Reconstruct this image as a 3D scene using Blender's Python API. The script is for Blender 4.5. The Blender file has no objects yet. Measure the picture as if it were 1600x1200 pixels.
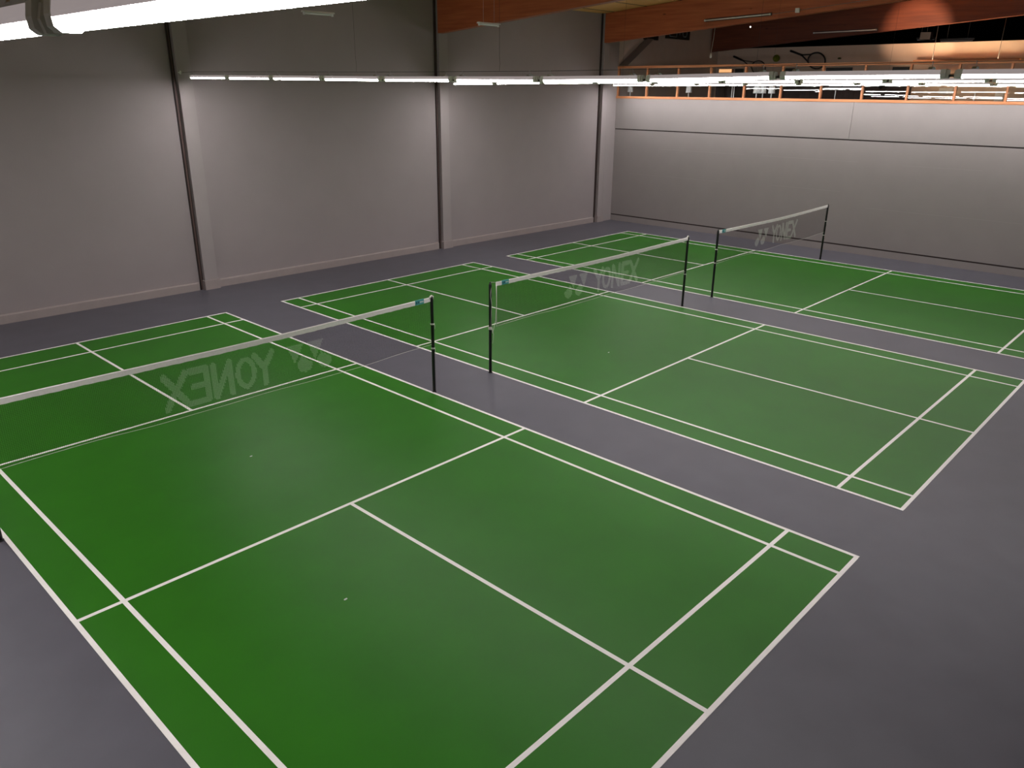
import bpy, bmesh, math, random
from mathutils import Vector
random.seed(7)
sc = bpy.context.scene
COL = sc.collection
PI = math.pi

# ---------------------------------------------------------------- camera, world, exposure
cam_d = bpy.data.cameras.new('camera')
cam_d.sensor_width = 36.0
cam_d.lens = 36.0 * 1215.6 / 1600.0
cam_d.clip_start = 0.05
cam_d.clip_end = 200
cam = bpy.data.objects.new('camera', cam_d)
COL.objects.link(cam)
cam.location = (-1.4721, -2.1094, 4.5193)
cam.rotation_euler = (1.2084, -0.0074, -0.8132)
sc.camera = cam

world = bpy.data.worlds.new('world')
sc.world = world
world.use_nodes = True
world.node_tree.nodes['Background'].inputs[0].default_value = (0.02, 0.02, 0.022, 1)
world.node_tree.nodes['Background'].inputs[1].default_value = 0.3

sc.view_settings.view_transform = 'Standard'
sc.view_settings.look = 'None'
sc.view_settings.gamma = 1.0
sc.view_settings.use_curve_mapping = False
sc.view_settings.exposure = 0.0

TUBE_BOTTOM = 120.0      # radiance of the luminaires' underside, lower bevel and flanks
TUBE_BEVEL = 80.0
TUBE_SIDE = 30.0
TUBE_COL = (1.0, 0.955, 0.95)
UPLIGHT_W = 2700.0
PENDANT = 66.0


# ---------------------------------------------------------------- materials
def lin(r, g, b):
    f = lambda c: (c / 255 / 12.92) if c / 255 <= 0.04045 else ((c / 255 + 0.055) / 1.055) ** 2.4
    return (f(r), f(g), f(b), 1.0)


def mat(name, col, rough=0.5, metal=0.0, spec=0.5, noise=0.0, nscale=20.0, bump=0.0, bscale=60.0, emit=None, estr=0.0):
    m = bpy.data.materials.new(name)
    m.use_nodes = True
    nt = m.node_tree
    b = nt.nodes['Principled BSDF']
    b.inputs['Base Color'].default_value = col
    b.inputs['Roughness'].default_value = rough
    b.inputs['Metallic'].default_value = metal
    b.inputs['Specular IOR Level'].default_value = spec
    if emit:
        b.inputs['Emission Color'].default_value = (*emit, 1)
        b.inputs['Emission Strength'].default_value = estr
    if noise or bump:
        tc = nt.nodes.new('ShaderNodeTexCoord')
    if noise:
        n = nt.nodes.new('ShaderNodeTexNoise')
        n.inputs['Scale'].default_value = nscale
        n.inputs['Detail'].default_value = 6
        nt.links.new(tc.outputs['Object'], n.inputs['Vector'])
        r = nt.nodes.new('ShaderNodeMapRange')
        r.inputs['From Min'].default_value = 0.3
        r.inputs['From Max'].default_value = 0.7
        r.inputs['To Min'].default_value = 1 - noise
        r.inputs['To Max'].default_value = 1 + noise
        nt.links.new(n.outputs['Fac'], r.inputs['Value'])
        mx = nt.nodes.new('ShaderNodeVectorMath')
        mx.operation = 'SCALE'
        mx.inputs[0].default_value = col[:3]
        nt.links.new(r.outputs[0], mx.inputs['Scale'])
        nt.links.new(mx.outputs[0], b.inputs['Base Color'])
    if bump:
        n2 = nt.nodes.new('ShaderNodeTexNoise')
        n2.inputs['Scale'].default_value = bscale
        n2.inputs['Detail'].default_value = 4
        nt.links.new(tc.outputs['Object'], n2.inputs['Vector'])
        bp = nt.nodes.new('ShaderNodeBump')
        bp.inputs['Strength'].default_value = bump
        bp.inputs['Distance'].default_value = 0.01
        nt.links.new(n2.outputs['Fac'], bp.inputs['Height'])
        nt.links.new(bp.outputs[0], b.inputs['Normal'])
    return m


def wood(name, c1, c2, axis=1, rough=0.5, knots=True, scale=1.0):
    """stretched grain along one axis with a few dark knots"""
    m = mat(name, c1, rough)
    nt = m.node_tree
    b = nt.nodes['Principled BSDF']
    tc = nt.nodes.new('ShaderNodeTexCoord')
    mp = nt.nodes.new('ShaderNodeMapping')
    s = [14.0 * scale] * 3
    s[axis] = 0.7 * scale
    mp.inputs['Scale'].default_value = s
    nt.links.new(tc.outputs['Object'], mp.inputs['Vector'])
    n = nt.nodes.new('ShaderNodeTexNoise')
    n.inputs['Scale'].default_value = 1.0
    n.inputs['Detail'].default_value = 8
    nt.links.new(mp.outputs[0], n.inputs['Vector'])
    rp = nt.nodes.new('ShaderNodeValToRGB')
    rp.color_ramp.elements[0].position = 0.3
    rp.color_ramp.elements[0].color = c2
    rp.color_ramp.elements[1].position = 0.7
    rp.color_ramp.elements[1].color = c1
    nt.links.new(n.outputs['Fac'], rp.inputs[0])
    out = rp.outputs[0]
    if knots:
        mp2 = nt.nodes.new('ShaderNodeMapping')
        s2 = [3.0] * 3
        s2[axis] = 1.1
        mp2.inputs['Scale'].default_value = s2
        nt.links.new(tc.outputs['Object'], mp2.inputs['Vector'])
        v = nt.nodes.new('ShaderNodeTexVoronoi')
        v.inputs['Scale'].default_value = 1.0
        nt.links.new(mp2.outputs[0], v.inputs['Vector'])
        lt = nt.nodes.new('ShaderNodeMapRange')
        lt.inputs['From Min'].default_value = 0.04
        lt.inputs['From Max'].default_value = 0.09
        lt.inputs['To Min'].default_value = 0.35
        nt.links.new(v.outputs['Distance'], lt.inputs['Value'])
        mx = nt.nodes.new('ShaderNodeVectorMath')
        mx.operation = 'SCALE'
        nt.links.new(out, mx.inputs[0])
        nt.links.new(lt.outputs[0], mx.inputs['Scale'])
        out = mx.outputs[0]
    nt.links.new(out, b.inputs['Base Color'])
    return m


def emis(name, col, s):
    m = bpy.data.materials.new(name)
    m.use_nodes = True
    nt = m.node_tree
    nt.nodes.clear()
    o = nt.nodes.new('ShaderNodeOutputMaterial')
    e = nt.nodes.new('ShaderNodeEmission')
    e.inputs[0].default_value = (*col, 1)
    e.inputs[1].default_value = s
    nt.links.new(e.outputs[0], o.inputs[0])
    return m


def glass(name):
    m = bpy.data.materials.new(name)
    m.use_nodes = True
    nt = m.node_tree
    nt.nodes.clear()
    o = nt.nodes.new('ShaderNodeOutputMaterial')
    t = nt.nodes.new('ShaderNodeBsdfTransparent')
    t.inputs[0].default_value = (0.97, 0.985, 0.98, 1)
    g = nt.nodes.new('ShaderNodeBsdfGlossy')
    g.inputs['Roughness'].default_value = 0.0
    f = nt.nodes.new('ShaderNodeFresnel')
    f.inputs[0].default_value = 1.5
    mx = nt.nodes.new('ShaderNodeMixShader')
    nt.links.new(f.outputs[0], mx.inputs[0])
    nt.links.new(t.outputs[0], mx.inputs[1])
    nt.links.new(g.outputs[0], mx.inputs[2])
    nt.links.new(mx.outputs[0], o.inputs[0])
    return m


M = dict(
    floor=mat('grey_vinyl', lin(90, 89, 98), 0.42, spec=0.3, noise=0.06, nscale=2.2, bump=0.08, bscale=220),
    court=mat('green_vinyl', lin(41, 110, 17), 0.40, spec=0.2, noise=0.07, nscale=1.6, bump=0.08, bscale=220),
    line=mat('white_line_paint', lin(248, 245, 243), 0.45, noise=0.03, nscale=9),
    wall=mat('painted_block_wall', lin(156, 147, 148), 0.75, spec=0.3, noise=0.025, nscale=1.3, bump=0.12, bscale=40),
    wallb=mat('painted_board_wall', lin(148, 141, 140), 0.7, spec=0.3, noise=0.03, nscale=1.5, bump=0.1, bscale=30),
    pil=mat('pilaster_paint', lin(160, 152, 152), 0.7, spec=0.3, noise=0.02, nscale=2),
    skirt=mat('skirting_paint', lin(160, 149, 147), 0.65, noise=0.04, nscale=4, bump=0.2, bscale=15),
    gap=mat('dark_brown_steel', lin(52, 38, 36), 0.6),
    gapm=mat('brown_steel', lin(104, 84, 78), 0.55),
    seam=mat('dark_seam', lin(48, 34, 34), 0.7),
    beam=wood('glulam_timber', lin(192, 108, 66), lin(160, 82, 48), axis=1, rough=0.5),
    beam_shaded=wood('shaded_glulam_timber', lin(118, 58, 32), lin(92, 42, 23), axis=1, rough=0.55),  # same glulam, its colour darkened for the shade over the lobby
    pine=wood('pine_timber', lin(208, 142, 96), lin(186, 118, 76), axis=1, rough=0.5, knots=False),
    pinev=wood('pine_timber_upright', lin(208, 142, 96), lin(186, 118, 76), axis=2, rough=0.5, knots=False),
    panel=wood('dark_panelling', lin(74, 54, 48), lin(50, 36, 34), axis=2, rough=0.6, knots=False),
    housing=mat('grey_luminaire_housing', lin(170, 165, 163), 0.5, emit=(1.0, 0.86, 0.86), estr=0.24),
    greypaint=mat('grey_paint', lin(132, 125, 120), 0.6),
    cap=mat('grey_end_cap', lin(236, 238, 230), 0.5),
    steel=mat('galvanised_steel', lin(170, 170, 172), 0.35, metal=0.8),
    cable=mat('dark_cable', lin(60, 56, 56), 0.6),
    batten=mat('dark_batten_body', lin(52, 46, 44), 0.4),
    oldtube=mat('unlit_glass_tube', lin(245, 243, 240), 0.12, spec=0.8),
    black=mat('black_powder_coat', lin(14, 14, 15), 0.45),
    blackm=mat('matt_black', lin(12, 12, 13), 0.8, spec=0.2),
    net=mat('dark_brown_cord', lin(44, 32, 28), 0.8, spec=0.2),
    letter=mat('pale_paint_on_cord', lin(196, 202, 190), 0.8, spec=0.2),
    tape=mat('white_tape', lin(240, 236, 233), 0.7, noise=0.04, nscale=40),
    cord=mat('white_cord', lin(214, 212, 204), 0.7),
    teal=mat('teal_label', lin(70, 150, 150), 0.5),
    navy=mat('navy_print', lin(24, 52, 92), 0.5),
    whiteprint=mat('white_print', lin(220, 228, 228), 0.5),
    white=mat('white_enamel', lin(226, 226, 226), 0.5),
    shade=mat('white_lampshade', lin(246, 246, 248), 0.7),
    lobby=mat('beige_lobby_paint', lin(205, 182, 162), 0.7, noise=0.03, nscale=3),
    lobbyside=mat('grey_lobby_paint', lin(205, 192, 182), 0.7, noise=0.03, nscale=3),
    lobbyfl=mat('dark_lobby_floor', lin(60, 52, 48), 0.5),
    dark=mat('dark_cloth', lin(30, 30, 40), 0.8),
    blacktex=mat('black_roof_lining', lin(10, 10, 11), 0.9, spec=0.1),
    ball=mat('yellow_green_felt', lin(126, 134, 40), 0.9, spec=0.1),
    ballline=mat('dark_green_seam', lin(66, 72, 22), 0.9),
    racket=mat('black_racquet_frame', lin(16, 14, 15), 0.4),
    string=mat('thin_racquet_string', lin(96, 84, 82), 0.7),
    sign=mat('black_sign_board', lin(14, 18, 20), 0.5),
    outline=mat('pale_blue_outline', lin(120, 140, 148), 0.6),
    glass=glass('clear_glass'),
    tubeb=emis('lit_underside', TUBE_COL, TUBE_BOTTOM),
    tubev=emis('lit_bevel', TUBE_COL, TUBE_BEVEL),
    tubes=emis('lit_flank', TUBE_COL, TUBE_SIDE),
    warm=emis('warm_led', (1.0, 0.74, 0.46), PENDANT),
    warmd=emis('warm_led_down', (1.0, 0.74, 0.46), PENDANT * 0.35),
    warmbox=emis('warm_lit_diffuser', (1.0, 0.5, 0.22), 1.1),
    bulb=emis('small_lit_bulb', (1, 0.95, 0.85), 3.0),
)


def ceiling_mat():
    m = mat('ceiling_boards', lin(236, 196, 130), 0.7)
    nt = m.node_tree
    b = nt.nodes['Principled BSDF']
    tc = nt.nodes.new('ShaderNodeTexCoord')
    sx = nt.nodes.new('ShaderNodeSeparateXYZ')
    nt.links.new(tc.outputs['Object'], sx.inputs[0])
    a = nt.nodes.new('ShaderNodeMath'); a.operation = 'ADD'; a.inputs[1].default_value = 60 - 14.8
    nt.links.new(sx.outputs['Y'], a.inputs[0])
    md = nt.nodes.new('ShaderNodeMath'); md.operation = 'MODULO'; md.inputs[1].default_value = 1.28
    nt.links.new(a.outputs[0], md.inputs[0])
    # joint 6 cm wide at each 1.28 m
    gt = nt.nodes.new('ShaderNodeMath'); gt.operation = 'GREATER_THAN'; gt.inputs[1].default_value = 0.07
    nt.links.new(md.outputs[0], gt.inputs[0])
    n = nt.nodes.new('ShaderNodeTexNoise'); n.inputs['Scale'].default_value = 3; n.inputs['Detail'].default_value = 6
    nt.links.new(tc.outputs['Object'], n.inputs['Vector'])
    r = nt.nodes.new('ShaderNodeValToRGB')
    r.color_ramp.elements[0].color = lin(230, 174, 98)
    r.color_ramp.elements[1].color = lin(246, 200, 128)
    nt.links.new(n.outputs['Fac'], r.inputs[0])
    mx = nt.nodes.new('ShaderNodeMix'); mx.data_type = 'RGBA'
    nt.links.new(gt.outputs[0], mx.inputs['Factor'])
    mx.inputs['A'].default_value = lin(84, 50, 28)
    nt.links.new(r.outputs[0], mx.inputs['B'])
    nt.links.new(mx.outputs['Result'], b.inputs['Base Color'])
    return m


M['ceiling'] = ceiling_mat()


# ---------------------------------------------------------------- mesh helpers
class MB:
    def __init__(self):
        self.v, self.f, self.mi, self.sm = [], [], [], []

    def add(self, verts, faces, mi=0, smooth=False):
        o = len(self.v)
        self.v += [tuple(p) for p in verts]
        for f in faces:
            self.f.append(tuple(i + o for i in f))
            self.mi.append(mi)
            self.sm.append(smooth)
        return self

    def box(self, x0, x1, y0, y1, z0, z1, mi=0):
        v = [(x, y, z) for z in (z0, z1) for y in (y0, y1) for x in (x0, x1)]
        return self.add(v, [(0, 2, 3, 1), (4, 5, 7, 6), (0, 1, 5, 4), (2, 6, 7, 3), (0, 4, 6, 2), (1, 3, 7, 5)], mi)

    def hexa(self, pts, mi=0):
        """8 points ordered like box()"""
        return self.add(pts, [(0, 2, 3, 1), (4, 5, 7, 6), (0, 1, 5, 4), (2, 6, 7, 3), (0, 4, 6, 2), (1, 3, 7, 5)], mi)

    def tube(self, pts, r, n=8, mi=0, caps=True, closed=False, smooth=True):
        pts = [Vector(p) for p in pts]
        N = len(pts)
        rs = r if isinstance(r, (list, tuple)) else [r] * N
        rings = []
        prev = None
        for i, p in enumerate(pts):
            if closed:
                t = pts[(i + 1) % N] - pts[i - 1]
            else:
                t = pts[min(i + 1, N - 1)] - pts[max(i - 1, 0)]
            t.normalize()
            if prev is None:
                a = Vector((0, 0, 1)) if abs(t.z) < 0.9 else Vector((1, 0, 0))
                u = t.cross(a).normalized()
            else:
                u = prev - t * prev.dot(t)
                u = u.normalized() if u.length > 1e-6 else t.cross(Vector((0, 0, 1))).normalized()
            prev = u
            w = t.cross(u)
            rings.append([p + (u * math.cos(2 * PI * k / n) + w * math.sin(2 * PI * k / n)) * rs[i] for k in range(n)])
        v = [q for ring in rings for q in ring]
        f = []
        for i in range(N if closed else N - 1):
            j = (i + 1) % N
            for k in range(n):
                f.append((i * n + k, i * n + (k + 1) % n, j * n + (k + 1) % n, j * n + k))
        self.add(v, f, mi, smooth)
        if caps and not closed:
            o = len(self.v) - N * n
            self.f.append(tuple(o + k for k in reversed(range(n)))); self.mi.append(mi); self.sm.append(False)
            self.f.append(tuple(o + (N - 1) * n + k for k in range(n))); self.mi.append(mi); self.sm.append(False)
        return self

    def lathe(self, prof, n=24, mi=0, c=(0, 0, 0)):
        """profile of (r, z), closed at axis where r = 0"""
        v, f = [], []
        for r, z in prof:
            for k in range(n):
                a = 2 * PI * k / n
                v.append((c[0] + r * math.cos(a), c[1] + r * math.sin(a), c[2] + z))
        for i in range(len(prof) - 1):
            for k in range(n):
                f.append((i * n + k, i * n + (k + 1) % n, (i + 1) * n + (k + 1) % n, (i + 1) * n + k))
        self.add(v, f, mi, True)
        o = len(self.v) - len(prof) * n
        if prof[0][0] > 1e-5:
            self.f.append(tuple(o + k for k in reversed(range(n)))); self.mi.append(mi); self.sm.append(False)
        if prof[-1][0] > 1e-5:
            b = o + (len(prof) - 1) * n
            self.f.append(tuple(b + k for k in range(n))); self.mi.append(mi); self.sm.append(False)
        return self

    def prism(self, prof, x0, x1, mi=0, mis=None):
        """closed (y, z) profile extruded along x"""
        n = len(prof)
        v = [(x0, y, z) for y, z in prof] + [(x1, y, z) for y, z in prof]
        self.add(v, [(k, (k + 1) % n, n + (k + 1) % n, n + k) for k in range(n)], mi)
        if mis:
            for k in range(n):
                self.mi[len(self.mi) - n + k] = mis[k]
        self.add(v, [tuple(reversed(range(n))), tuple(range(n, 2 * n))], mi)
        return self

    def build(self, name, mats, parent=None, loc=None):
        me = bpy.data.meshes.new(name)
        me.from_pydata(self.v, [], self.f)
        if not isinstance(mats, (list, tuple)):
            mats = [mats]
        for m in mats:
            me.materials.append(m)
        me.polygons.foreach_set('material_index', self.mi)
        me.polygons.foreach_set('use_smooth', self.sm)
        me.update()
        bm = bmesh.new(); bm.from_mesh(me)
        bmesh.ops.recalc_face_normals(bm, faces=bm.faces)
        bm.to_mesh(me); bm.free()
        o = bpy.data.objects.new(name, me)
        COL.objects.link(o)
        if parent:
            o.parent = parent
        if loc:
            o.location = loc
        return o


def bevel(o, w, seg=2):
    md = o.modifiers.new('bevel', 'BEVEL')
    md.width = w
    md.segments = seg
    md.limit_method = 'ANGLE'
    return o


def tag(o, label, cat=None, group=None):
    o['label'] = label
    if cat:
        o['category'] = cat
    if group:
        o['group'] = group
    return o


def thing(name, label, cat, loc=(0, 0, 0), rot=(0, 0, 0), group=None):
    o = bpy.data.objects.new(name, None)
    o.empty_display_size = 0.2
    COL.objects.link(o)
    o.location = loc
    o.rotation_euler = rot
    return tag(o, label, cat, group)


def struct(o, label=None):
    o['kind'] = 'structure'
    if label:
        o['label'] = label
    return o


def copy_tree(o, parent=None):
    c = o.copy()
    COL.objects.link(c)
    if parent:
        c.parent = parent
    for ch in list(o.children):
        copy_tree(ch, c)
    return c


# ---------------------------------------------------------------- room shell
XB = 22.33                                   # face of the back wall
XL = -3.6                                    # side wall behind the camera
YN = -6.5                                    # near end wall behind the camera
SL = 0.0755                                  # roof pitch


def wy(x):                                   # face of the long left wall (a touch out of square)
    return 15.78 - 0.0191 * (x - 2.4)


def beam_z(y):                               # underside of the roof beams
    return 5.95 + SL * (15.25 - y)


def roof_z(y):
    return 6.9 + SL * (15.4 - y)


floor = struct(MB().box(XL, 22.9, YN, 16.2, -0.2, 0).build('floor', M['floor']), 'grey sports vinyl floor around three green courts')

mb = MB()
mb.hexa([(XL, wy(XL), -0.1), (XB + 0.08, wy(XB + 0.08), -0.1), (XL, wy(XL) + 0.3, -0.1), (XB + 0.08, wy(XB + 0.08) + 0.3, -0.1),
         (XL, wy(XL), 7.6), (XB + 0.08, wy(XB + 0.08), 7.6), (XL, wy(XL) + 0.3, 7.6), (XB + 0.08, wy(XB + 0.08) + 0.3, 7.6)])
wall_left = struct(mb.build('wall_left', M['wall']), 'long grey painted wall with pilasters at left')

COLS = [-0.75, 6.6, 14.03, 21.38]
for i, cx in enumerate(COLS):
    if i == 0:
        continue
    y = wy(cx)
    w = 0.32 if i < 3 else 0.28
    p = MB().box(cx + 0.10, cx + 0.10 + w, y - 0.125, y + 0.05, 0, 7.2).build('pilaster', M['pil'], wall_left)
    MB().box(cx + 0.015, cx + 0.035, y - 0.05, y + 0.05, 0, 7.2).box(cx + 0.035, cx + 0.075, y - 0.02, y + 0.05, 0, 7.2, 1).box(cx + 0.075, cx + 0.10, y - 0.012, y + 0.05, 0, 7.2).build('steel_joint', [M['gap'], M['gapm']], p)
    MB().box(cx + 0.075, cx + 0.13 + w, y - 0.165, y + 0.02, 0, 0.22).build('foot_block', M['skirt'], p)
# return of the end wall between the last pilaster and the corner
MB().box(COLS[3] + 0.42, XB + 0.02, wy(22) - 0.085, wy(22) + 0.05, 0, 6.2).build('corner_pier', M['pil'], wall_left)

edges = [XL, COLS[1] - 0.02, COLS[1] + 0.46, COLS[2] - 0.02, COLS[2] + 0.46, COLS[3] - 0.02, COLS[3] + 0.4, XB]
bb = MB()
for a, b in zip(edges[0::2], edges[1::2]):
    prof = [(0.02, 0.0), (-0.06, 0.0), (-0.06, 0.168), (-0.045, 0.185), (0.02, 0.19)]
    n = len(prof)
    v = [(a, wy(a) + p[0], p[1]) for p in prof] + [(b, wy(b) + p[0], p[1]) for p in prof]
    bb.add(v, [(k, (k + 1) % n, n + (k + 1) % n, n + k) for k in range(n)] + [tuple(range(n)), tuple(range(n, 2 * n))])
struct(bb.build('baseboard_left', M['skirt']), 'low painted skirting along the left wall')

# back wall: three painted bands with dark seams between them, thick enough to carry the rail
TOPZ = 4.24
YB0 = YN
YB1 = wy(XB) + 0.05
mb = MB()
mb.box(XB + 0.02, XB + 0.55, YB0, YB1, -0.1, TOPZ)
mb.box(XB, XB + 0.03, YB0, YB1, 0.235, 3.20)
mb.box(XB - 0.012, XB + 0.03, YB0, 6.985, 3.235, TOPZ)
mb.box(XB - 0.012, XB + 0.03, 6.995, YB1, 3.235, TOPZ)
mb.box(XB + 0.005, XB + 0.03, YB0, YB1, 0.0, 0.195)
mb.box(XB + 0.015, XB + 0.025, YB0, YB1, 0.19, 0.24, 1)
mb.box(XB + 0.015, XB + 0.025, YB0, YB1, 3.19, 3.24, 1)
for (y0, y1, z) in ((10.2, 13.4, 2.62), (6.6, 9.6, 2.62), (3.4, 5.4, 2.60), (11.0, 14.6, 1.72), (2.2, 6.2, 1.35), (7.0, 9.2, 1.75)):
    mb.box(XB - 0.002, XB + 0.01, y0, y1, z, z + 0.006, 2)
wall_back = struct(mb.build('wall_back', [M['wallb'], M['seam'], M['pil']]), 'grey boarded half wall below the pine railing')

struct(MB().box(XL - 0.3, XL, YN, 16.2, -0.2, 9.2).build('wall_right', M['greypaint']), 'painted side wall beside the viewer')
struct(MB().box(XL, 36.5, YN - 0.3, YN, -0.2, 9.2).build('wall_near', M['greypaint']), 'painted end wall behind the viewer')

mb = MB()
y0, y1 = YN - 0.2, 16.2
mb.hexa([(XL - 0.2, y0, roof_z(y0)), (28.75, y0, roof_z(y0)), (XL - 0.2, y1, roof_z(y1)), (28.75, y1, roof_z(y1)),
         (XL - 0.2, y0, roof_z(y0) + 0.2), (28.75, y0, roof_z(y0) + 0.2), (XL - 0.2, y1, roof_z(y1) + 0.2), (28.75, y1, roof_z(y1) + 0.2)])
struct(mb.build('ceiling', M['ceiling']), 'sloping beige boarded ceiling with dark joints')

# lobby on the upper level beyond the back wall
LF = 3.0
LX = 29.2
struct(MB().box(XB + 0.55, 36.5, YN, 16.2, LF - 0.2, LF).build('floor.001', M['lobbyfl']), 'dark floor of the raised lobby')
ys = 15.4
struct(MB().box(XB + 0.085, LX + 0.2, ys, ys + 0.3, LF, 7.5).build('wall_lobby_side', M['lobbyside']), 'grey side wall of the lobby beyond the railing')
wl = struct(MB().box(LX, LX + 0.25, YN, ys, LF, 6.09).build('wall_lobby_far', M['lobby']), 'beige lobby wall carrying racquets, seen above the railing')
# dark boarded lower part
mb = MB()
y = 7.72
while y < 15.3:
    mb.box(LX - 0.05, LX + 0.02, y, y + 0.395, LF, 4.93)
    y += 0.4
mb.build('dark_panelling', M['panel'], wl)
struct(MB().box(36.2, 36.5, YN, 16.2, LF, 9.2).box(LX, 36.5, 15.7, 16.2, LF, 9.2).build('wall_lobby_rear', M['blacktex']), 'black rear wall of the roof void')
mb = MB()
mb.hexa([(28.75, y0, roof_z(y0)), (36.5, y0, roof_z(y0)), (28.75, y1, roof_z(y1)), (36.5, y1, roof_z(y1)),
         (28.75, y0, roof_z(y0) + 0.2), (36.5, y0, roof_z(y0) + 0.2), (28.75, y1, roof_z(y1) + 0.2), (36.5, y1, roof_z(y1) + 0.2)])
struct(mb.build('ceiling.001', M['blacktex']), 'black roof lining over the lobby')

# ---------------------------------------------------------------- courts painted on the floor
COURTS = [(0.0, 0.0, 'nearest green badminton court', 'nearest'),
          (7.338, 0.0, 'middle green badminton court', 'middle'),
          (14.64, -0.04, 'farthest green badminton court by the back wall', 'farthest')]
HW, AL, LS, SS = 2.9945, 0.4256, 5.929, 1.997
LW = 0.022


def court(ox, oy, label):
    c = MB().box(ox + 3.05 - HW - LW, ox + 3.05 + HW + LW, oy, oy + 13.4, -0.01, 0.002).build('court_surface', M['court'], floor)
    c['label'] = label

    def line(name, x0, x1, ya, yb):
        MB().box(x0, x1, ya, yb, 0.0, 0.0035 if yb - ya > 1 else 0.0030).build(name, M['line'], c)
    X = ox + 3.05
    Y = oy + 6.7
    for s in (-1, 1):
        line('sideline', X + s * HW - LW, X + s * HW + LW, oy, oy + 13.4)
        line('singles_sideline', X + s * (HW - AL) - LW, X + s * (HW - AL) + LW, oy + .041, oy + 13.359)
        line('baseline', X - HW + LW, X + HW - LW, Y + s * 6.68 - LW, Y + s * 6.68 + LW)
        line('long_service_line', X - HW + LW, X + HW - LW, Y + s * LS - LW, Y + s * LS + LW)
        line('short_service_line', X - HW + LW, X + HW - LW, Y + s * SS - LW, Y + s * SS + LW)
        a, b = sorted((Y + s * SS, Y + s * 6.66))
        line('center_line', X - LW, X + LW, a, b)


for ox, oy, lab, _ in COURTS:
    court(ox, oy, lab)

# ---------------------------------------------------------------- net posts and nets
NET_Z = 1.55


def post(x, y, label, rings=(1.12, 0.72), tuft=0, loop=0):
    t = thing('net_post', label, 'post', (x, y, 0), group='black posts holding the nets')
    MB().lathe([(0.0255, 0.0), (0.0255, 1.52), (0.021, 1.545), (0.012, 1.555)], 16).build('pole', M['black'], t)
    MB().lathe([(0.035, 0.0035), (0.035, 0.012), (0.027, 0.016)], 16).build('floor_collar', M['black'], t)
    MB().box(-0.012, 0.012, -0.008, 0.008, 1.54, 1.575).build('cord_guide', M['black'], t)
    for z in rings:
        r = MB()
        r.tube([(0.0285 * math.cos(a * PI / 8), 0.0285 * math.sin(a * PI / 8), z + 0.003 * math.sin(a * 0.8)) for a in range(16)], 0.005, 6, closed=True)
        r.tube([(0.0285 * math.cos(a * PI / 8), 0.0285 * math.sin(a * PI / 8), z - 0.011) for a in range(16)], 0.004, 6, closed=True)
        r.tube([(0.026, -0.01, z), (0.036, -0.016, z - 0.04), (0.03, -0.018, z - 0.09)], 0.0035, 6)
        r.build('cord_tie', M['cord'], t)
    if tuft:
        r = MB()
        r.tube([(tuft * 0.05, 0, 1.53), (tuft * 0.025, -0.004, 1.56), (0, 0, 1.572), (-tuft * 0.022, -0.004, 1.555), (-tuft * 0.03, 0, 1.5)], [0.012, 0.016, 0.012, 0.013, 0.006], 8)
        r.build('cord_knot', M['cord'], t)
    if loop:
        r = MB()
        r.tube([(0, -0.022, 1.5), (-0.018, -0.025, 1.35), (0.01, -0.026, 1.2), (0.0, -0.026, 1.1), (-0.015, -0.026, 0.8)], 0.003, 6)
        r.tube([(0.02, -0.02, 0.76), (0.055, -0.02, 0.68), (0.045, -0.02, 0.58), (0.03, -0.02, 0.52)], 0.0035, 6)
        r.build('hanging_cord', M['cord'], t)
    return t


# letters of the maker's word on the netting, as strokes in (u, v) metres; u from the net's middle, v from the net's foot
def seg_d(p, a, b):
    ax, ay = a; bx, by = b; px, py = p
    dx, dy = bx - ax, by - ay
    t = max(0, min(1, ((px - ax) * dx + (py - ay) * dy) / (dx * dx + dy * dy)))
    return math.hypot(px - ax - t * dx, py - ay - t * dy)


V0, V1 = 0.155, 0.555


def letter_strokes():
    vm = (V0 + V1) / 2
    L = []
    # Y
    L += [((-0.30, V1), (-0.175, vm + .01)), ((-0.05, V1), (-0.175, vm + .01)), ((-0.175, vm), (-0.175, V0))]
    # N
    L += [((0.29, V0), (0.29, V1)), ((0.29, V1), (0.50, V0)), ((0.50, V0), (0.50, V1))]
    # E
    L += [((0.60, V0), (0.60, V1)), ((0.60, V1), (0.80, V1)), ((0.60, vm), (0.77, vm)), ((0.60, V0), (0.80, V0))]
    # X
    L += [((0.86, V1), (1.12, V0)), ((1.12, V1), (0.86, V0))]
    return L


STROKES = letter_strokes()
LETTER_OF = 'YYYNNNEEEEXX'


def in_poly(p, poly):
    x, y = p
    c = False
    j = len(poly) - 1
    for i in range(len(poly)):
        xi, yi = poly[i]; xj, yj = poly[j]
        if (yi > y) != (yj > y) and x < (xj - xi) * (y - yi) / (yj - yi) + xi:
            c = not c
        j = i
    return c


LOGO = []
for du in (0.0, -0.31):
    LOGO.append([(-0.77 + du, V1 + .01), (-0.52 + du, V1), (-0.62 + du, V0 + 0.145)])
    bowl = [(-0.655 + du, V0 + 0.15), (-0.72 + du, V0 + 0.235), (-0.885 + du, V0 + 0.12)]
    for k in range(9):
        a = PI + k * PI / 8
        bowl.append((-0.77 + du + 0.112 * math.cos(a), V0 + 0.10 + 0.10 * math.sin(a)))
    LOGO.append(bowl)


def in_mark(u, v):
    if u < -1.3 or u > 1.2:
        return False
    for k, (a, b) in enumerate(STROKES):
        if seg_d((u, v), a, b) < 0.041:
            return LETTER_OF[k]
    e = math.hypot((u - 0.085) / 0.145, (v - (V0 + V1) / 2) / 0.215)
    if e < 1.0 and math.hypot((u - 0.085) / 0.078, (v - (V0 + V1) / 2) / 0.145) > 1.0:
        return 'O'
    for k, q in enumerate(LOGO):
        if in_poly((u, v), q):
            return 'mark%d' % k
    return False


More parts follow.
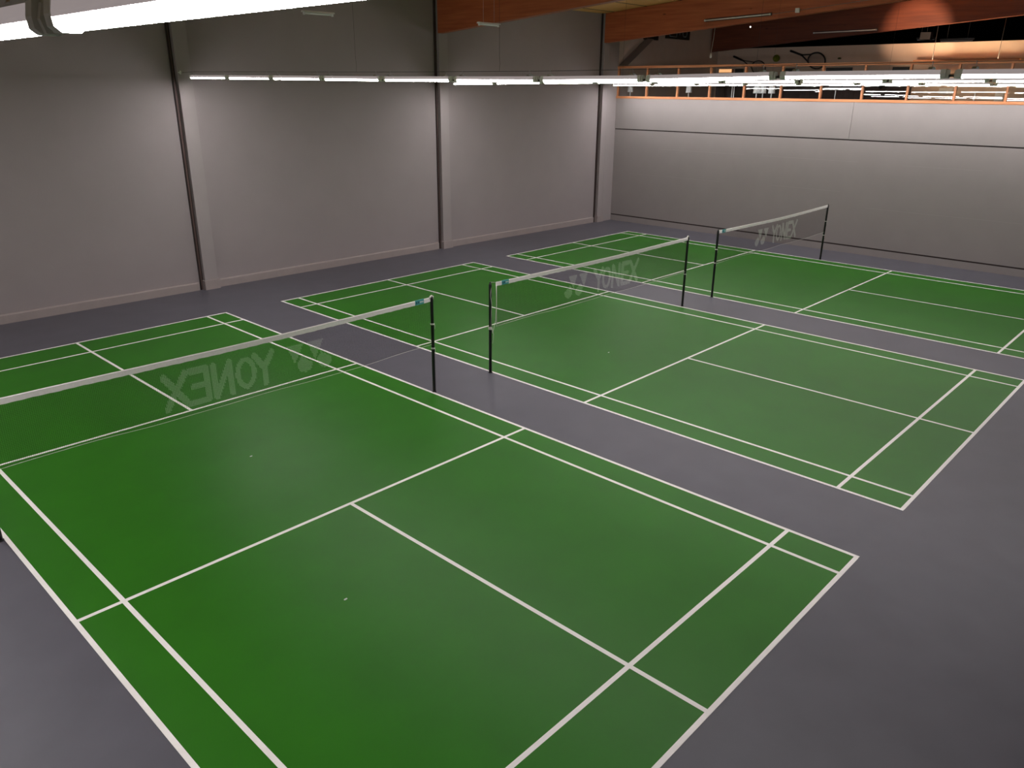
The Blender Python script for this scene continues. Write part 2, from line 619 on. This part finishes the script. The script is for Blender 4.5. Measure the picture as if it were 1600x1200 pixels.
def net(xa, xb, y, flip, label, sag, ripple, side_cord):
    """net hung between xa and xb; its writing reads from the viewer's side unless flipped"""
    xm = (xa + xb) / 2
    W = xb - xa
    t = thing('badminton_net', label, 'net', (xm, y, 0.78), group='badminton nets with white tape')
    ph = xa * 1.7

    def top(x):
        s = (x + W / 2) / W
        return 0.765 - sag * math.sin(PI * s) ** 0.8 + 0.004 * math.sin(9 * s + ph)

    def bot(x):
        s = (x + W / 2) / W
        return 0.002 + ripple * (0.6 * math.sin(7.3 * s + ph) + 0.4 * math.sin(15.1 * s + 2 * ph))

    def dy(x, v):
        return 0.012 * math.sin(2.1 * x + ph) * (1 - v) + 0.006 * math.sin(6 * x + ph) * (1 - v)

    def P(x, v):
        b, tt = bot(x), top(x)
        return (x, dy(x, v), b + (tt - b) * v)
    NX = int(W / 0.019)
    NZ = 40
    r = 0.00072
    dark = MB()
    pale = {k: MB() for k in ['Y', 'O', 'N', 'E', 'X', 'mark0', 'mark1', 'mark2', 'mark3']}
    xs = [-W / 2 + W * i / NX for i in range(NX + 1)]
    vs = [j / NZ for j in range(NZ + 1)]
    grid = [[P(x, v) for v in vs] for x in xs]

    def tri_prism(mbd, a, b, vertical, rr):
        if vertical:
            off = [(-rr, -rr * 0.6, 0), (rr, -rr * 0.6, 0), (0, rr, 0)]
        else:
            off = [(0, -rr * 0.6, -rr), (0, -rr * 0.6, rr), (0, rr, 0)]
        v = [(a[0] + o[0], a[1] + o[1], a[2] + o[2]) for o in off] + [(b[0] + o[0], b[1] + o[1], b[2] + o[2]) for o in off]
        mbd.add(v, [(0, 1, 4, 3), (1, 2, 5, 4), (2, 0, 3, 5)])
    sgn = -1 if flip else 1
    mark = [[in_mark(sgn * x, 0.75 * v) for v in [(j + 0.5) / NZ for j in range(NZ)]] for x in xs]
    for i in range(NX + 1):                       # verticals, split where the paint starts and stops
        j = 0
        while j < NZ:
            k = j
            while k < NZ and mark[i][k] == mark[i][j] and k - j < 10:
                k += 1
            tri_prism(pale[mark[i][j]] if mark[i][j] else dark, grid[i][j], grid[i][k], True, r * ((1.9 if flip else 1.6) if mark[i][j] else 1))
            j = k
    for j in range(NZ + 1):                       # horizontals
        row = [mark[min(i, NX)][min(j, NZ - 1)] for i in range(NX)]
        i = 0
        while i < NX:
            k = i
            while k < NX and row[k] == row[i] and k - i < 8:
                k += 1
            tri_prism(pale[row[i]] if row[i] else dark, grid[i][j], grid[k][j], False, r * ((1.9 if flip else 1.6) if row[i] else 1))
            i = k
    dark.build('netting', M['net'], t)
    for k, q in pale.items():
        o = q.build('logo_mark' if 'mark' in k else 'letter', M['letter'], t)
        o['label'] = 'pale mark painted on the netting' if 'mark' in k else f'pale letter {k} painted on the netting'
    # tape, folded over the head cord
    n = 120
    v, f = [], []
    for i in range(n + 1):
        x = -W / 2 + W * i / n
        zt = top(x)
        rag = 0.002 * math.sin(i * 1.9) + 0.0015 * math.sin(i * 0.7)
        for (yy, zz) in ((-0.006, -0.066 + rag), (-0.007, -0.004), (0.0, 0.004), (0.007, -0.004), (0.006, -0.066 + rag)):
            v.append((x, dy(x, 1) + yy, zt + zz))
    for i in range(n):
        for k in range(4):
            f.append((i * 5 + k, i * 5 + k + 1, (i + 1) * 5 + k + 1, (i + 1) * 5 + k))
        f.append((i * 5 + 4, i * 5, (i + 1) * 5, (i + 1) * 5 + 4))
    f.append((0, 1, 2, 3, 4))
    f.append(tuple(n * 5 + k for k in range(5)))
    MB().add(v, f).build('top_tape', M['tape'], t)
    MB().tube([P(-W / 2 + W * i / 90, 0) for i in range(91)], 0.0026, 6).build('bottom_cord', M['cord'], t)
    # woven label near the end of the tape
    s = 1 if flip else -1
    x0, x1 = sorted((s * (W / 2 - 0.13), s * (W / 2 - 0.30)))
    zz = top((x0 + x1) / 2)
    dz = (top(x1) - top(x0)) / (x1 - x0)

    def tagbox(mbd, xa_, xb_, za, zb, yo):
        za_, zb_ = za + zz, zb + zz
        mid = (x0 + x1) / 2
        mbd.hexa([(x, yy, zb0 + dz * (x - mid)) for zb0 in (za_, zb_) for yy in (-yo, yo) for x in (xa_, xb_)])
    a = MB(); tagbox(a, x0, x1, -0.066, 0.006, 0.0085)
    tg = a.build('woven_label', M['teal'], t)
    tg['label'] = 'small teal label on the tape'
    a = MB()
    for q in (0.028, 0.066):
        tagbox(a, x0 + q - 0.009, x0 + q + 0.009, -0.045, -0.018, 0.0092)
    a.build('label_print', M['navy'], tg)
    a = MB()
    for q in (0.098, 0.116, 0.134, 0.152):
        tagbox(a, x0 + q - 0.005, x0 + q + 0.005, -0.042, -0.018, 0.0092)
    a.build('label_print', M['whiteprint'], tg)
    # head cord to the posts, and foot ties
    a = MB()
    a.tube([(-W / 2, 0, top(-W / 2) - 0.004), (-W / 2 - 0.12, 0, 0.785)] if side_cord else [(-W / 2 + 0.01, 0, top(-W / 2) - 0.002), (-W / 2 - 0.03, 0, 0.785)], 0.003, 6)
    a.build('head_cord', M['cord'], t)
    a = MB()
    a.tube([(W / 2 - 0.01, 0, top(W / 2) - 0.002), (W / 2 + 0.03, 0, 0.785)], 0.003, 6)
    a.build('head_cord', M['cord'], t)
    if side_cord:
        a = MB()
        a.tube([(-W / 2 + 0.004, -0.004, top(-W / 2)), (-W / 2 + 0.006, -0.006, 0.5), (-W / 2 + 0.004, -0.006, 0.25), (-W / 2 + 0.01, -0.004, 0.02)], 0.0055, 6)
        a.build('side_cord', M['cord'], t)
        a = MB()
        a.tube([(-W / 2, -0.004, top(-W / 2) - 0.03), (-W / 2 - 0.005, -0.02, 0.45), (-W / 2 - 0.04, -0.03, 0.12), (-W / 2 - 0.1, -0.03, -0.05), (-W / 2 - 0.13, -0.02, -0.06)], 0.004, 6)
        a.build('side_cord', M['cord'], t)
    return t


PY = 6.7
post(0.0, PY, 'black net post at the left edge of the nearest court, by the frame edge')
post(6.09, PY, 'black net post at the right end of the nearest net', (1.128, 0.737), tuft=-1)
post(7.345, PY - .01, 'black net post with dangling cords at the left end of the middle net', (0.81, 0.785), loop=1)
post(13.44, PY + .01, 'black net post with white knot at the right end of the middle net', (0.74,), tuft=-1)
post(14.66, PY - .03, 'black net post at the left end of the farthest net', (1.126, 0.81))
post(20.74, PY - .03, 'black net post nearest the back wall, right end of the farthest net', (1.1, 0.71))
net(0.04, 6.06, PY, True, 'nearest badminton net, its lettering seen mirrored from behind', 0.022, 0.020, False)
net(7.49, 13.41, PY, False, 'middle badminton net, white side cord hanging at its left post', 0.022, 0.015, True)
net(14.70, 20.71, PY - .03, False, 'farthest badminton net, in front of the grey back wall', 0.03, 0.015, False)

# ---------------------------------------------------------------- strip lights on support cables
PITCH = 1.65
LIT = 1.47


def make_fixture():
    """length along local x, origin in the middle of the lit part"""
    t = thing('strip_light', '', 'light')
    h = LIT / 2
    prof = [(-0.040, 0.010), (-0.040, 0.022), (-0.033, 0.052), (0.033, 0.052), (0.040, 0.022), (0.040, 0.010)]
    MB().prism(prof, -h - 0.01, h + 0.01).build('housing', M['housing'], t)
    dp = [(-0.037, 0.010), (-0.030, -0.009), (-0.020, -0.019), (0.020, -0.019), (0.030, -0.009), (0.037, 0.010)]
    MB().prism(dp, -h, h, 1, [1, 2, 0, 2, 1, 1]).build('diffuser', [M['tubeb'], M['tubes'], M['tubev']], t)
    for s in (-1, 1):
        e = MB()
        x0, x1 = sorted((s * h, s * (h + 0.045)))
        e.prism([(-0.042, 0.018), (-0.039, -0.010), (-0.022, -0.024), (0.022, -0.024), (0.039, -0.010), (0.042, 0.018), (0.035, 0.056), (-0.035, 0.056)], x0, x1)
        xa, xb = sorted((s * (h + 0.045), s * (h + 0.066)))
        e.prism([(-0.03, 0.012), (-0.02, -0.022), (0.02, -0.022), (0.03, 0.012), (0.02, 0.05), (-0.02, 0.05)], xa, xb)
        ec = e.build('end_cap', M['cap'], t)
        g = MB()
        g.tube([(s * (h + 0.062), 0, 0.0), (s * (h + 0.09), 0, 0.004)], 0.011, 8)
        g.build('cable_gland', M['cable'], ec)
        k = MB()
        xc = s * (h - 0.09)
        for q in range(6):
            a0, a1 = PI * q / 6, PI * (q + 1) / 6
            k.hexa([(xc + dx, -0.050 * math.cos(a), 0.054 + 0.02 * math.sin(a) + dz) for dz in (0, 0.003) for a in (a0, a1) for dx in (-0.018, 0.018)])
        kk = k.build('clip', M['steel'], t)
        MB().tube([(xc, 0, 0.072), (xc, 0.008, 0.106), (xc, 0.006, 0.120), (xc, -0.004, 0.124), (xc, -0.008, 0.115)], 0.0035, 6).build('hook', M['steel'], kk)
    return t


CABLE_H = 0.116
ROWS = [
    # x, first fixture's far lit end, z profile [(y, z)...], row words, number of lights
    (-0.70, 14.95, [(15, 4.69), (7, 4.66), (0, 4.663), (-4, 4.66)], 'row left of nearest court', 10),
    (6.72, 14.95, [(14.95, 4.694), (11.6, 4.668), (8.3, 4.637), (5.0, 4.624), (3.4, 4.63), (1.8, 4.655), (0.1, 4.66), (-4, 4.67)], 'row between nearest and middle courts', 10),
    (14.07, 14.75, [(14.75, 4.642), (13.2, 4.652), (11.6, 4.67), (8.3, 4.682), (5.0, 4.70), (1.7, 4.703), (-4, 4.70)], 'row between middle and farthest courts', 10),
    (21.45, 14.80, [(14.8, 4.668), (11.6, 4.685), (8.3, 4.70), (5.0, 4.712), (3.4, 4.698), (-4, 4.69)], 'row along the back wall', 10),
]


def zat(prof, y):
    prof = sorted(prof)
    if y <= prof[0][0]:
        return prof[0][1]
    for (a, za), (b, zb) in zip(prof, prof[1:]):
        if y <= b:
            return za + (zb - za) * (y - a) / (b - a)
    return prof[-1][1]


ORD = ['first', 'second', 'third', 'fourth', 'fifth', 'sixth', 'seventh', 'eighth', 'ninth', 'tenth', 'eleventh']
proto = None
for rx, ystart, prof, words, cnt in ROWS:
    for i in range(cnt):
        ya = ystart - i * PITCH
        yb = ya - LIT
        za, zb = zat(prof, ya), zat(prof, yb)
        if proto is None:
            proto = make_fixture(); o = proto
        else:
            o = copy_tree(proto)
        o.location = (rx, (ya + yb) / 2, (za + zb) / 2)
        o.rotation_euler = (0, math.asin((za - zb) / LIT), -PI / 2)
        tag(o, f'lit strip light, {ORD[i]} from the left wall, {words}', 'light', 'lit strip lights hung in four rows')
    # cable that carries the row, from an eye bolt in the end wall
    yw = wy(rx + 0.1) - (0.125 if rx > 0 else 0.0)
    c = thing('support_cable', f'thin dark support cable above the {words}', 'cable', (rx, yw, 4.80), group='cables carrying the strip lights')
    pts = [(0, -0.10, -0.01)]
    ys_ = [ystart - 0.09 - k * PITCH / 2 for k in range(cnt * 2)]
    for y in ys_:
        pts.append((0, y - yw, zat(prof, y) + CABLE_H - 4.80))
    pts.append((0, YN + 0.05 - yw, zat(prof, YN) + 0.13 - 4.80))
    MB().tube(pts, 0.003, 6).build('wire_rope', M['cable'], c)
    e = MB()
    e.tube([(0, -0.10 + 0.032 * math.cos(a * PI / 8), 0.032 * math.sin(a * PI / 8)) for a in range(16)], 0.008, 8, closed=True)
    e.tube([(0, -0.07, 0), (0, 0.0, 0)], 0.009, 8)
    e.build('eye_bolt', M['cap'], c)
    if rx > 0:
        for y, where in ((9.14, 'nearer the left wall'), (5.88, 'farther from the left wall')):
            z = zat(prof, y) + CABLE_H
            d = MB().tube([(0.0, 0, 0.0), (0.012, 0, 0.10), (0.0, 0, 0.2), (0, 0, roof_z(y) - 0.004 - z)], 0.002, 5)
            o = d.build('drop_wire', M['cable'], None, (rx, y, z))
            tag(o, f'thin wire dropping to the {words}, {where}', 'wire', 'wires dropping from the ceiling to the lights')

# ---------------------------------------------------------------- roof beams


def roof_beam(x0, w, label, ystart, timber='beam', lift=0.0):
    t = thing('roof_beam', label, 'beam', (x0, ystart, beam_z(ystart) + lift), group='glued timber roof beams')
    y0, y1 = ystart, YN + 0.0
    H = 0.955 - lift
    mb = MB()
    pts = []
    for top in (0, 1):
        for y in (y1, y0):
            for x in (0, w):
                pts.append((x, y - ystart, beam_z(y) - beam_z(ystart) + top * H))
    mb.hexa(pts)
    o = mb.build('timber', M[timber], t)
    bevel(o, 0.012, 2)
    return t


roof_beam(6.68, 0.22, 'roof beam over the gap between nearest and middle courts', wy(6.7) - 0.11)
roof_beam(14.10, 0.22, 'reddish roof beam rising from the middle pilaster', wy(14.1) - 0.11)
b3 = roof_beam(21.45, 0.22, 'orange brown roof beam above the back wall railing', wy(21.5) - 0.11, 'beam', 0.05)
b4 = roof_beam(28.55, 0.20, 'shade-darkened roof beam over the lobby, lit by a warm patch', ys - 0.02, 'beam_shaded', 0.02)

# fittings on and near the beams


def old_batten(p0, p1, label):
    """unlit tube fitting between two points"""
    p0, p1 = Vector(p0), Vector(p1)
    d = p1 - p0
    L = d.length
    t = thing('unlit_batten', label, 'light', p0, (0, -math.asin(d.z / L), math.atan2(d.y, d.x)), group='old unlit tube fittings')
    MB().prism([(-0.045, 0.0), (-0.03, 0.03), (0.03, 0.03), (0.045, 0.0)], 0, L).build('body', M['white'], t)
    MB().tube([(0.05, 0, -0.02), (L - 0.05, 0, -0.02)], 0.016, 10).build('glass_tube', M['oldtube'], t)
    for x in (0.02, L - 0.05):
        MB().box(x, x + 0.03, -0.02, 0.02, -0.045, 0.004).build('lamp_holder', M['white'], t)
    for x in (0.25 * L, 0.75 * L):
        MB().tube([(x, 0, 0.025), (x, 0, roof_z(p0.y) - p0.z - 0.006)], 0.003, 6).build('bracket', M['steel'], t)
    return t


def bmid(y, f):      # point on a beam face by height fraction
    return beam_z(y) + f


def face_batten(x, ya, yb, z, za, zb, label):
    t = thing('unlit_batten', label, 'light', (x, ya, za), (0, -math.asin((zb - za) / math.hypot(ya - yb, zb - za)), -PI / 2), group='old unlit tube fittings')
    L = math.hypot(ya - yb, zb - za)
    # body fixed to the beam's face (local +y points to the beam)
    MB().box(0, L, 0.0, 0.055, -0.03, 0.045).build('body', M['batten'], t)
    MB().tube([(0.05, -0.025, 0.0), (L - 0.05, -0.025, 0.0)], 0.018, 10).build('glass_tube', M['oldtube'], t)
    for xx in (0.01, L - 0.045):
        MB().box(xx, xx + 0.035, -0.048, 0.004, -0.022, 0.022).build('lamp_holder', M['white'], t)
    return t


face_batten(21.39, 11.50, 9.36, 0, 6.50, 6.57, 'white unlit tube fitting on the orange brown beam above the railing')
face_batten(28.49, 11.20, 8.95, 0, 6.50, 6.52, 'dark unlit tube fitting low on the lobby roof beam')
old_batten((11.80, 11.50, 5.88), (12.46, 11.48, 5.88), 'unlit tube fitting hung just below the reddish roof beam')
old_batten((7.70, 12.10, 5.87), (8.40, 12.08, 5.87), 'unlit tube fitting hung high in the left bay near the near lights')

t = thing('junction_box', 'small white junction box with cable on the orange brown beam', 'box', (21.44, 8.60, 6.63))
bevel(MB().box(-0.05, 0.010, -0.06, 0.06, -0.06, 0.06).build('box_cover', M['white'], t), 0.008)
MB().tube([(-0.006, 0.78, -0.06), (-0.006, 0.06, -0.005)], 0.006, 6).tube([(-0.006, -0.06, 0.005), (-0.006, -3.2, 0.245)], 0.006, 6).build('surface_cable', M['greypaint'], t)

t = thing('pull_cord', 'thin pull cord with pale toggle hanging below the orange brown beam', 'cord', (21.70, 11.3, 6.22))
MB().tube([(0, 0, 0.1), (0.01, 0.02, -0.2), (0, 0.06, -0.62)], 0.006, 6).build('cord', M['cord'], t)
MB().lathe([(0.008, 0.0), (0.03, -0.05), (0.034, -0.12), (0.01, -0.14)], 12, c=(0, 0.06, -0.62)).build('toggle', M['white'], t)

# ---------------------------------------------------------------- railing with glass panes
t = thing('railing', 'pine railing with glass panes along the top of the back wall', 'railing', (XB, 0, TOPZ))
RY1, RY0 = 15.37, YN
o = MB().box(-0.03, 0.13, RY0, RY1, 0.0, 0.075).build('bottom_rail', M['pine'], t); bevel(o, 0.006)
o = MB().box(-0.025, 0.125, RY0, RY1, 0.975, 1.05).build('top_rail', M['pine'], t); bevel(o, 0.006)
py_ = [15.30, 14.10, 12.88, 11.68, 10.47, 9.26, 8.03, 6.83, 5.62, 4.43, 3.23, 2.02, 0.82, -0.38, -1.58, -2.78, -3.98, -5.18, -6.38]
for y in py_:
    o = MB().box(0.0, 0.10, y - 0.026, y + 0.026, 0.075, 0.975).build('post', M['pinev'], t)
    bevel(o, 0.004)
TILT = [0.001, 0.001, 0.002, 0.001, 0.0015, 0.0055, 0.002, 0.0085, 0.0095, 0.009, 0.0105]
for k, (a, b) in enumerate(zip(py_, py_[1:])):
    q = TILT[k] if k < len(TILT) else random.uniform(0.004, 0.011)      # each pane sits a little out of plumb
    g = MB().box(-0.004, 0.004, b + 0.026, a - 0.026, -0.45, 0.45).build('glass_pane', M['glass'], t, (0.05, 0, 0.525))
    g.rotation_euler = (0, q, 0)

# ---------------------------------------------------------------- things in the lobby
LZ = TOPZ


def table_lamp(y, label, x=22.66):
    t = thing('table_lamp', label, 'lamp', (x, y, LZ), group='small white table lamps behind the glass')
    MB().lathe([(0.055, 0.0), (0.055, 0.012), (0.05, 0.016), (0.012, 0.022)], 20).build('base', M['white'], t)
    MB().lathe([(0.019, 0.02), (0.019, 0.30)], 12).build('stem', M['white'], t)
    s = MB()
    s.lathe([(0.105, 0.21), (0.082, 0.44), (0.0, 0.445), (0.0, 0.438), (0.078, 0.435), (0.101, 0.21)], 24)
    s.build('lamp_shade', M['shade'], t)
    return t


table_lamp(14.98, 'white table lamp on the ledge nearest the left wall')
table_lamp(12.62, 'lone white table lamp on the ledge below the orange glowing box')
table_lamp(10.19, 'white table lamp, leftmost of the cluster of three on the ledge')
table_lamp(9.98, 'white table lamp in the middle of the cluster of three')
table_lamp(9.69, 'white table lamp, rightmost of the cluster of three on the ledge')
for y, lab, hh in ((11.03, 'slim white rod on the ledge, left of a close pair', 0.42), (10.96, 'slim white rod on the ledge, right of a close pair', 0.42),
                   (7.70, 'tapered white spike on the ledge below the larger racquet', 0.34), (4.02, 'short white rod on the ledge against the beige wall', 0.30)):
    r = MB()
    r.lathe([(0.045, 0.0), (0.045, 0.008), (0.014, 0.012), (0.012, hh * 0.9), (0.006, hh)], 12)
    o = r.build('standing_rod', M['white'], None, (22.64, y, LZ))
    tag(o, lab, 'rod', 'white rods behind the railing glass')


def racquet(y, z, ang, hl, ra, rb, lab, tr=0.026):
    """butt at y, z on the lobby wall; ang = fall of the handle, hl = butt to head centre; local u runs along the handle"""
    t = thing('racquet', lab, 'racquet', (LX - 0.05, y, z), group='racquets on the lobby wall')
    # local frame: u towards smaller world y and down by ang
    cu, su = math.cos(ang), math.sin(ang)

    def Pt(u, w, x=0.0):
        return (x, -(u * cu) - w * su * 1.0, -(u * su) + w * cu)
    MB().tube([Pt(0, 0), Pt(0.03, 0), Pt(0.42, 0), Pt(0.45, 0)], [0.03, 0.04, 0.036, 0.03], 12).build('grip', M['racket'], t)
    th = MB()
    hc = hl
    for s in (-1, 1):
        th.tube([Pt(0.42, 0.01 * s), Pt(0.55, 0.02 * s), Pt(hc - ra * 0.95, s * rb * 0.45), Pt(hc - ra * 0.62, s * rb * 0.78)], tr * 0.9, 10)
    th.build('throat', M['racket'], t)
    MB().tube([Pt(hc + ra * math.cos(k * PI / 20), rb * math.sin(k * PI / 20)) for k in range(40)], tr, 10, closed=True).build('frame', M['racket'], t)
    st = MB()
    k = -0.9
    while k <= 0.9:
        q = math.sqrt(1 - k * k)
        st.tube([Pt(hc + ra * k, -rb * q), Pt(hc + ra * k, rb * q)], 0.0018, 4)
        st.tube([Pt(hc - ra * q, rb * k), Pt(hc + ra * q, rb * k)], 0.0018, 4)
        k += 0.1
    st.build('strings', M['string'], t)
    return t


racquet(14.67, 5.81, 0.36, 1.22, 0.30, 0.24, 'smaller black racquet on the lobby wall, left of the ball', 0.018)
racquet(12.31, 5.96, 0.33, 1.14, 0.34, 0.27, 'larger black racquet on the lobby wall, right of the ball', 0.028)
t = thing('ball', 'yellow green tennis ball ornament between the two racquets', 'ball', (LX - 0.10, 12.81, 5.70))
b = MB(); b.lathe([(0.13 * math.sin(k * PI / 12), -0.13 * math.cos(k * PI / 12)) for k in range(13)], 24)
b.build('felt', M['ball'], t)
b = MB()
b.tube([(-0.132 * math.cos(0.5 * math.sin(a)) * math.cos(0.62 * math.cos(a)), 0.132 * math.sin(0.62 * math.cos(a)), 0.132 * math.sin(0.75 * math.sin(a))) for a in [k * PI / 12 for k in range(24)]], 0.006, 6, closed=True)
b.build('seam', M['ballline'], t)
o = MB().lathe([(0.0, 0.03), (0.05, 0.02), (0.062, -0.01), (0.05, -0.03), (0.0, -0.035)], 16).build('round_ornament', M['ballline'], None, (LX - 0.06, 10.38, 5.66))
tag(o, 'small round dark ornament on the lobby wall right of the racquets', 'ornament')

# black signs on the lobby's side wall
t = thing('sign', 'black sign with pale outlined shapes under the orange brown beam', 'sign', (25.26, ys - 0.03, 6.32))
MB().box(0, 1.62, -0.02, 0.03, 0, 0.52).build('board', M['sign'], t)
g = MB()


def strip(p, q, r=0.016):
    g.tube([(p[0], -0.022, p[1]), (q[0], -0.022, q[1])], r, 4)


for p, q in (((0.23, 0.08), (0.70, 0.07)), ((0.70, 0.07), (0.70, 0.44)), ((0.70, 0.44), (0.23, 0.44)), ((0.23, 0.44), (0.23, 0.08)),
             ((0.90, 0.14), (0.90, 0.44)), ((1.11, 0.44), (1.12, 0.16)), ((1.12, 0.16), (1.18, 0.10)), ((1.18, 0.10), (1.34, 0.10)), ((1.34, 0.10), (1.40, 0.16)), ((1.40, 0.16), (1.41, 0.44))):
    strip(p, q)
g.build('outline', M['outline'], t)
o = MB().box(0, 0.85, -0.05, 0.03, 0, 0.35).build('wall_panel', M['sign'], None, (23.86, ys - 0.03, 6.22))
tag(o, 'plain dark panel on the grey lobby side wall left of the sign', 'panel')
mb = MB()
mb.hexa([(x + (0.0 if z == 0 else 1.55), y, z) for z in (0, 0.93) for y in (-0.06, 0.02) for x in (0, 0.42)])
o = mb.build('diagonal_shade_band', M['greypaint'], None, (22.45, ys - 0.03, 5.32))  # thin grey strip standing in for a diagonal shadow on the wall
tag(o, 'sloping grey band added as shadow on the side wall above the railing corner', 'shade band')

# warm pendant shelf light before the far wall
t = thing('pendant_light', 'long wooden pendant light glowing warm over the right of the lobby', 'light', (28.66, 6.05, 5.47))
MB().box(-0.05, 0.05, -1.58, 1.58, -0.02, 0.03).box(-0.07, -0.05, -1.58, 1.58, -0.06, 0.07).box(0.05, 0.07, -1.58, 1.58, -0.06, 0.07).build('timber_body', M['pine'], t)
MB().box(-0.045, 0.045, -1.5, 1.5, 0.03, 0.038).build('upward_strip', M['warm'], t)
MB().box(-0.045, 0.045, -1.5, 1.5, -0.028, -0.02).build('downward_strip', M['warmd'], t)
for y in (1.0, -0.95):
    MB().tube([(0, y, 0.04), (0, y, beam_z(6.05 + y) - 5.47)], 0.008, 6).build('suspension_wire', M['cable'], t)

t = thing('wall_lamp', 'small orange glowing box on the lobby wall above the lone table lamp', 'lamp', (LX - 0.05, 14.93, 5.27))
MB().box(-0.06, 0.05, -0.30, 0.30, -0.07, 0.075).build('back_box', M['pine'], t)
MB().box(-0.068, -0.055, -0.28, 0.28, -0.06, 0.065).build('lit_front', M['warmbox'], t)

for (ya, yb, lab) in ((12.05, 12.42, 'black screen on the lobby wall below the larger racquet'), (9.86, 10.82, 'wide dark panel on the lobby wall right of the larger racquet'),
                      (14.18, 14.53, 'narrow dark panel on the lobby wall beside the orange glowing box'), (7.90, 8.45, 'dark panel on the lobby wall beside the warm pendant')):
    t = thing('wall_screen', lab, 'screen', (LX - 0.02, (ya + yb) / 2, 5.19), group='dark panels on the lobby wall')
    h = (yb - ya) / 2
    MB().box(-0.03, 0.03, -h, h, -0.03, 0.155).build('bezel', M['blackm'], t)
    MB().box(-0.033, -0.028, -h + 0.02, h - 0.02, -0.015, 0.14).build('screen_face', M['sign'], t)

for (ya, yb, za, zb, lab) in ((6.39, 6.82, 4.47, 4.66, 'white sheet on the beige lobby wall below the warm pendant'),
                              (4.84, 5.09, 4.20, 4.53, 'upright white sheet on the beige lobby wall at far right')):
    o = MB().box(-0.006, 0.004, ya, yb, za, zb).build('paper_sheet', M['white'], None, (LX - 0.004, 0, 0))
    tag(o, lab, 'sheet', 'white sheets on the lobby wall')

# uplighter behind the railing that throws the warm patch on the lobby beam
t = thing('floor_lamp', 'tall black uplighter standing in the lobby below the warm lit beam', 'lamp', (24.6, 7.15, LF))
MB().lathe([(0.16, 0.0), (0.16, 0.015), (0.02, 0.03)], 24).build('base', M['black'], t)
MB().lathe([(0.014, 0.02), (0.014, 1.62)], 12).build('pole', M['black'], t)
MB().lathe([(0.0, 1.60), (0.05, 1.61), (0.10, 1.76), (0.094, 1.76), (0.045, 1.63), (0.0, 1.62)], 24).build('bowl', M['black'], t)
ld = bpy.data.lights.new('uplight', 'SPOT')
ld.energy = UPLIGHT_W
ld.color = (1.0, 0.68, 0.46)
ld.spot_size = math.radians(34)
ld.spot_blend = 0.65
ld.shadow_soft_size = 0.04
lo = bpy.data.objects.new('bulb', ld)
COL.objects.link(lo)
lo.parent = t
lo.location = (0, 0, 1.72)
d = Vector((28.55 - 24.6, 0.50, 6.15 - (LF + 1.72)))
lo.rotation_euler = d.to_track_quat('-Z', 'Y').to_euler()

# cabinet with hanging unlit lights in the black void
for (ya, yb, z, x, lab) in ((7.29, 6.23, 6.12, 29.9, 'grey unlit tube hanging in the black void above the lobby wall'),
                            (8.25, 7.62, 6.22, 30.5, 'shorter unlit tube hanging in the black void beside the hanging box')):
    t = thing('unlit_batten', lab, 'light', (x, ya, z + 0.06), (0, 0, -PI / 2), group='old unlit tube fittings')
    L = ya - yb
    MB().box(0, L, -0.04, 0.04, 0, 0.06).build('body', M['batten'], t)
    MB().tube([(0.03, -0.02, -0.02), (L - 0.03, -0.02, -0.02)], 0.02, 8).build('glass_tube', M['oldtube'], t)
    MB().tube([(0.2 * L, 0, 0.05), (0.2 * L, 0, 1.1)], 0.005, 5).tube([(0.8 * L, 0, 0.05), (0.8 * L, 0, 1.1)], 0.005, 5).build('suspension_wire', M['cable'], t)
t = thing('hanging_box', 'dark grey speaker box hanging in the black void above the lobby', 'speaker', (29.8, 7.72, 6.32))
o = MB().box(-0.14, 0.14, -0.17, 0.17, -0.10, 0.14).build('cabinet', M['batten'], t); bevel(o, 0.01)
MB().tube([(0, 0, 0.13), (0, 0.02, 1.25)], 0.006, 5).build('suspension_wire', M['cable'], t)
t = thing('hanging_bulb', 'tiny white bulb hanging before the dark lobby beam', 'lamp', (27.9, 13.4, 6.76))
MB().lathe([(0.0, -0.028), (0.02, -0.02), (0.028, 0.0), (0.02, 0.02), (0.01, 0.03)], 12).build('glass_bulb', M['bulb'], t)
MB().tube([(0, 0, 0.03), (0, 0, roof_z(13.4) - 6.75)], 0.004, 5).build('cable', M['cable'], t)

# scraps of feather on the nearest and middle courts
for (x, y, lab) in ((2.872, 6.772, 'tiny white scrap on the nearest court just below the net'), (1.936, 3.231, 'tiny white scrap in the near left half of the nearest court'),
                    (9.638, 5.908, 'tiny white scrap on the middle court in front of its net')):
    a = MB().hexa([(dx + (0.006 if z else 0), dy, z) for z in (0, 0.006) for dy in (-0.008, 0.008) for dx in (-0.015, 0.012)])
    o = a.build('feather_scrap', M['white'], None, (x, y - (0.12 if y > 6.7 else 0), 0.002))
    tag(o, lab, 'scrap', 'white scraps on the courts')
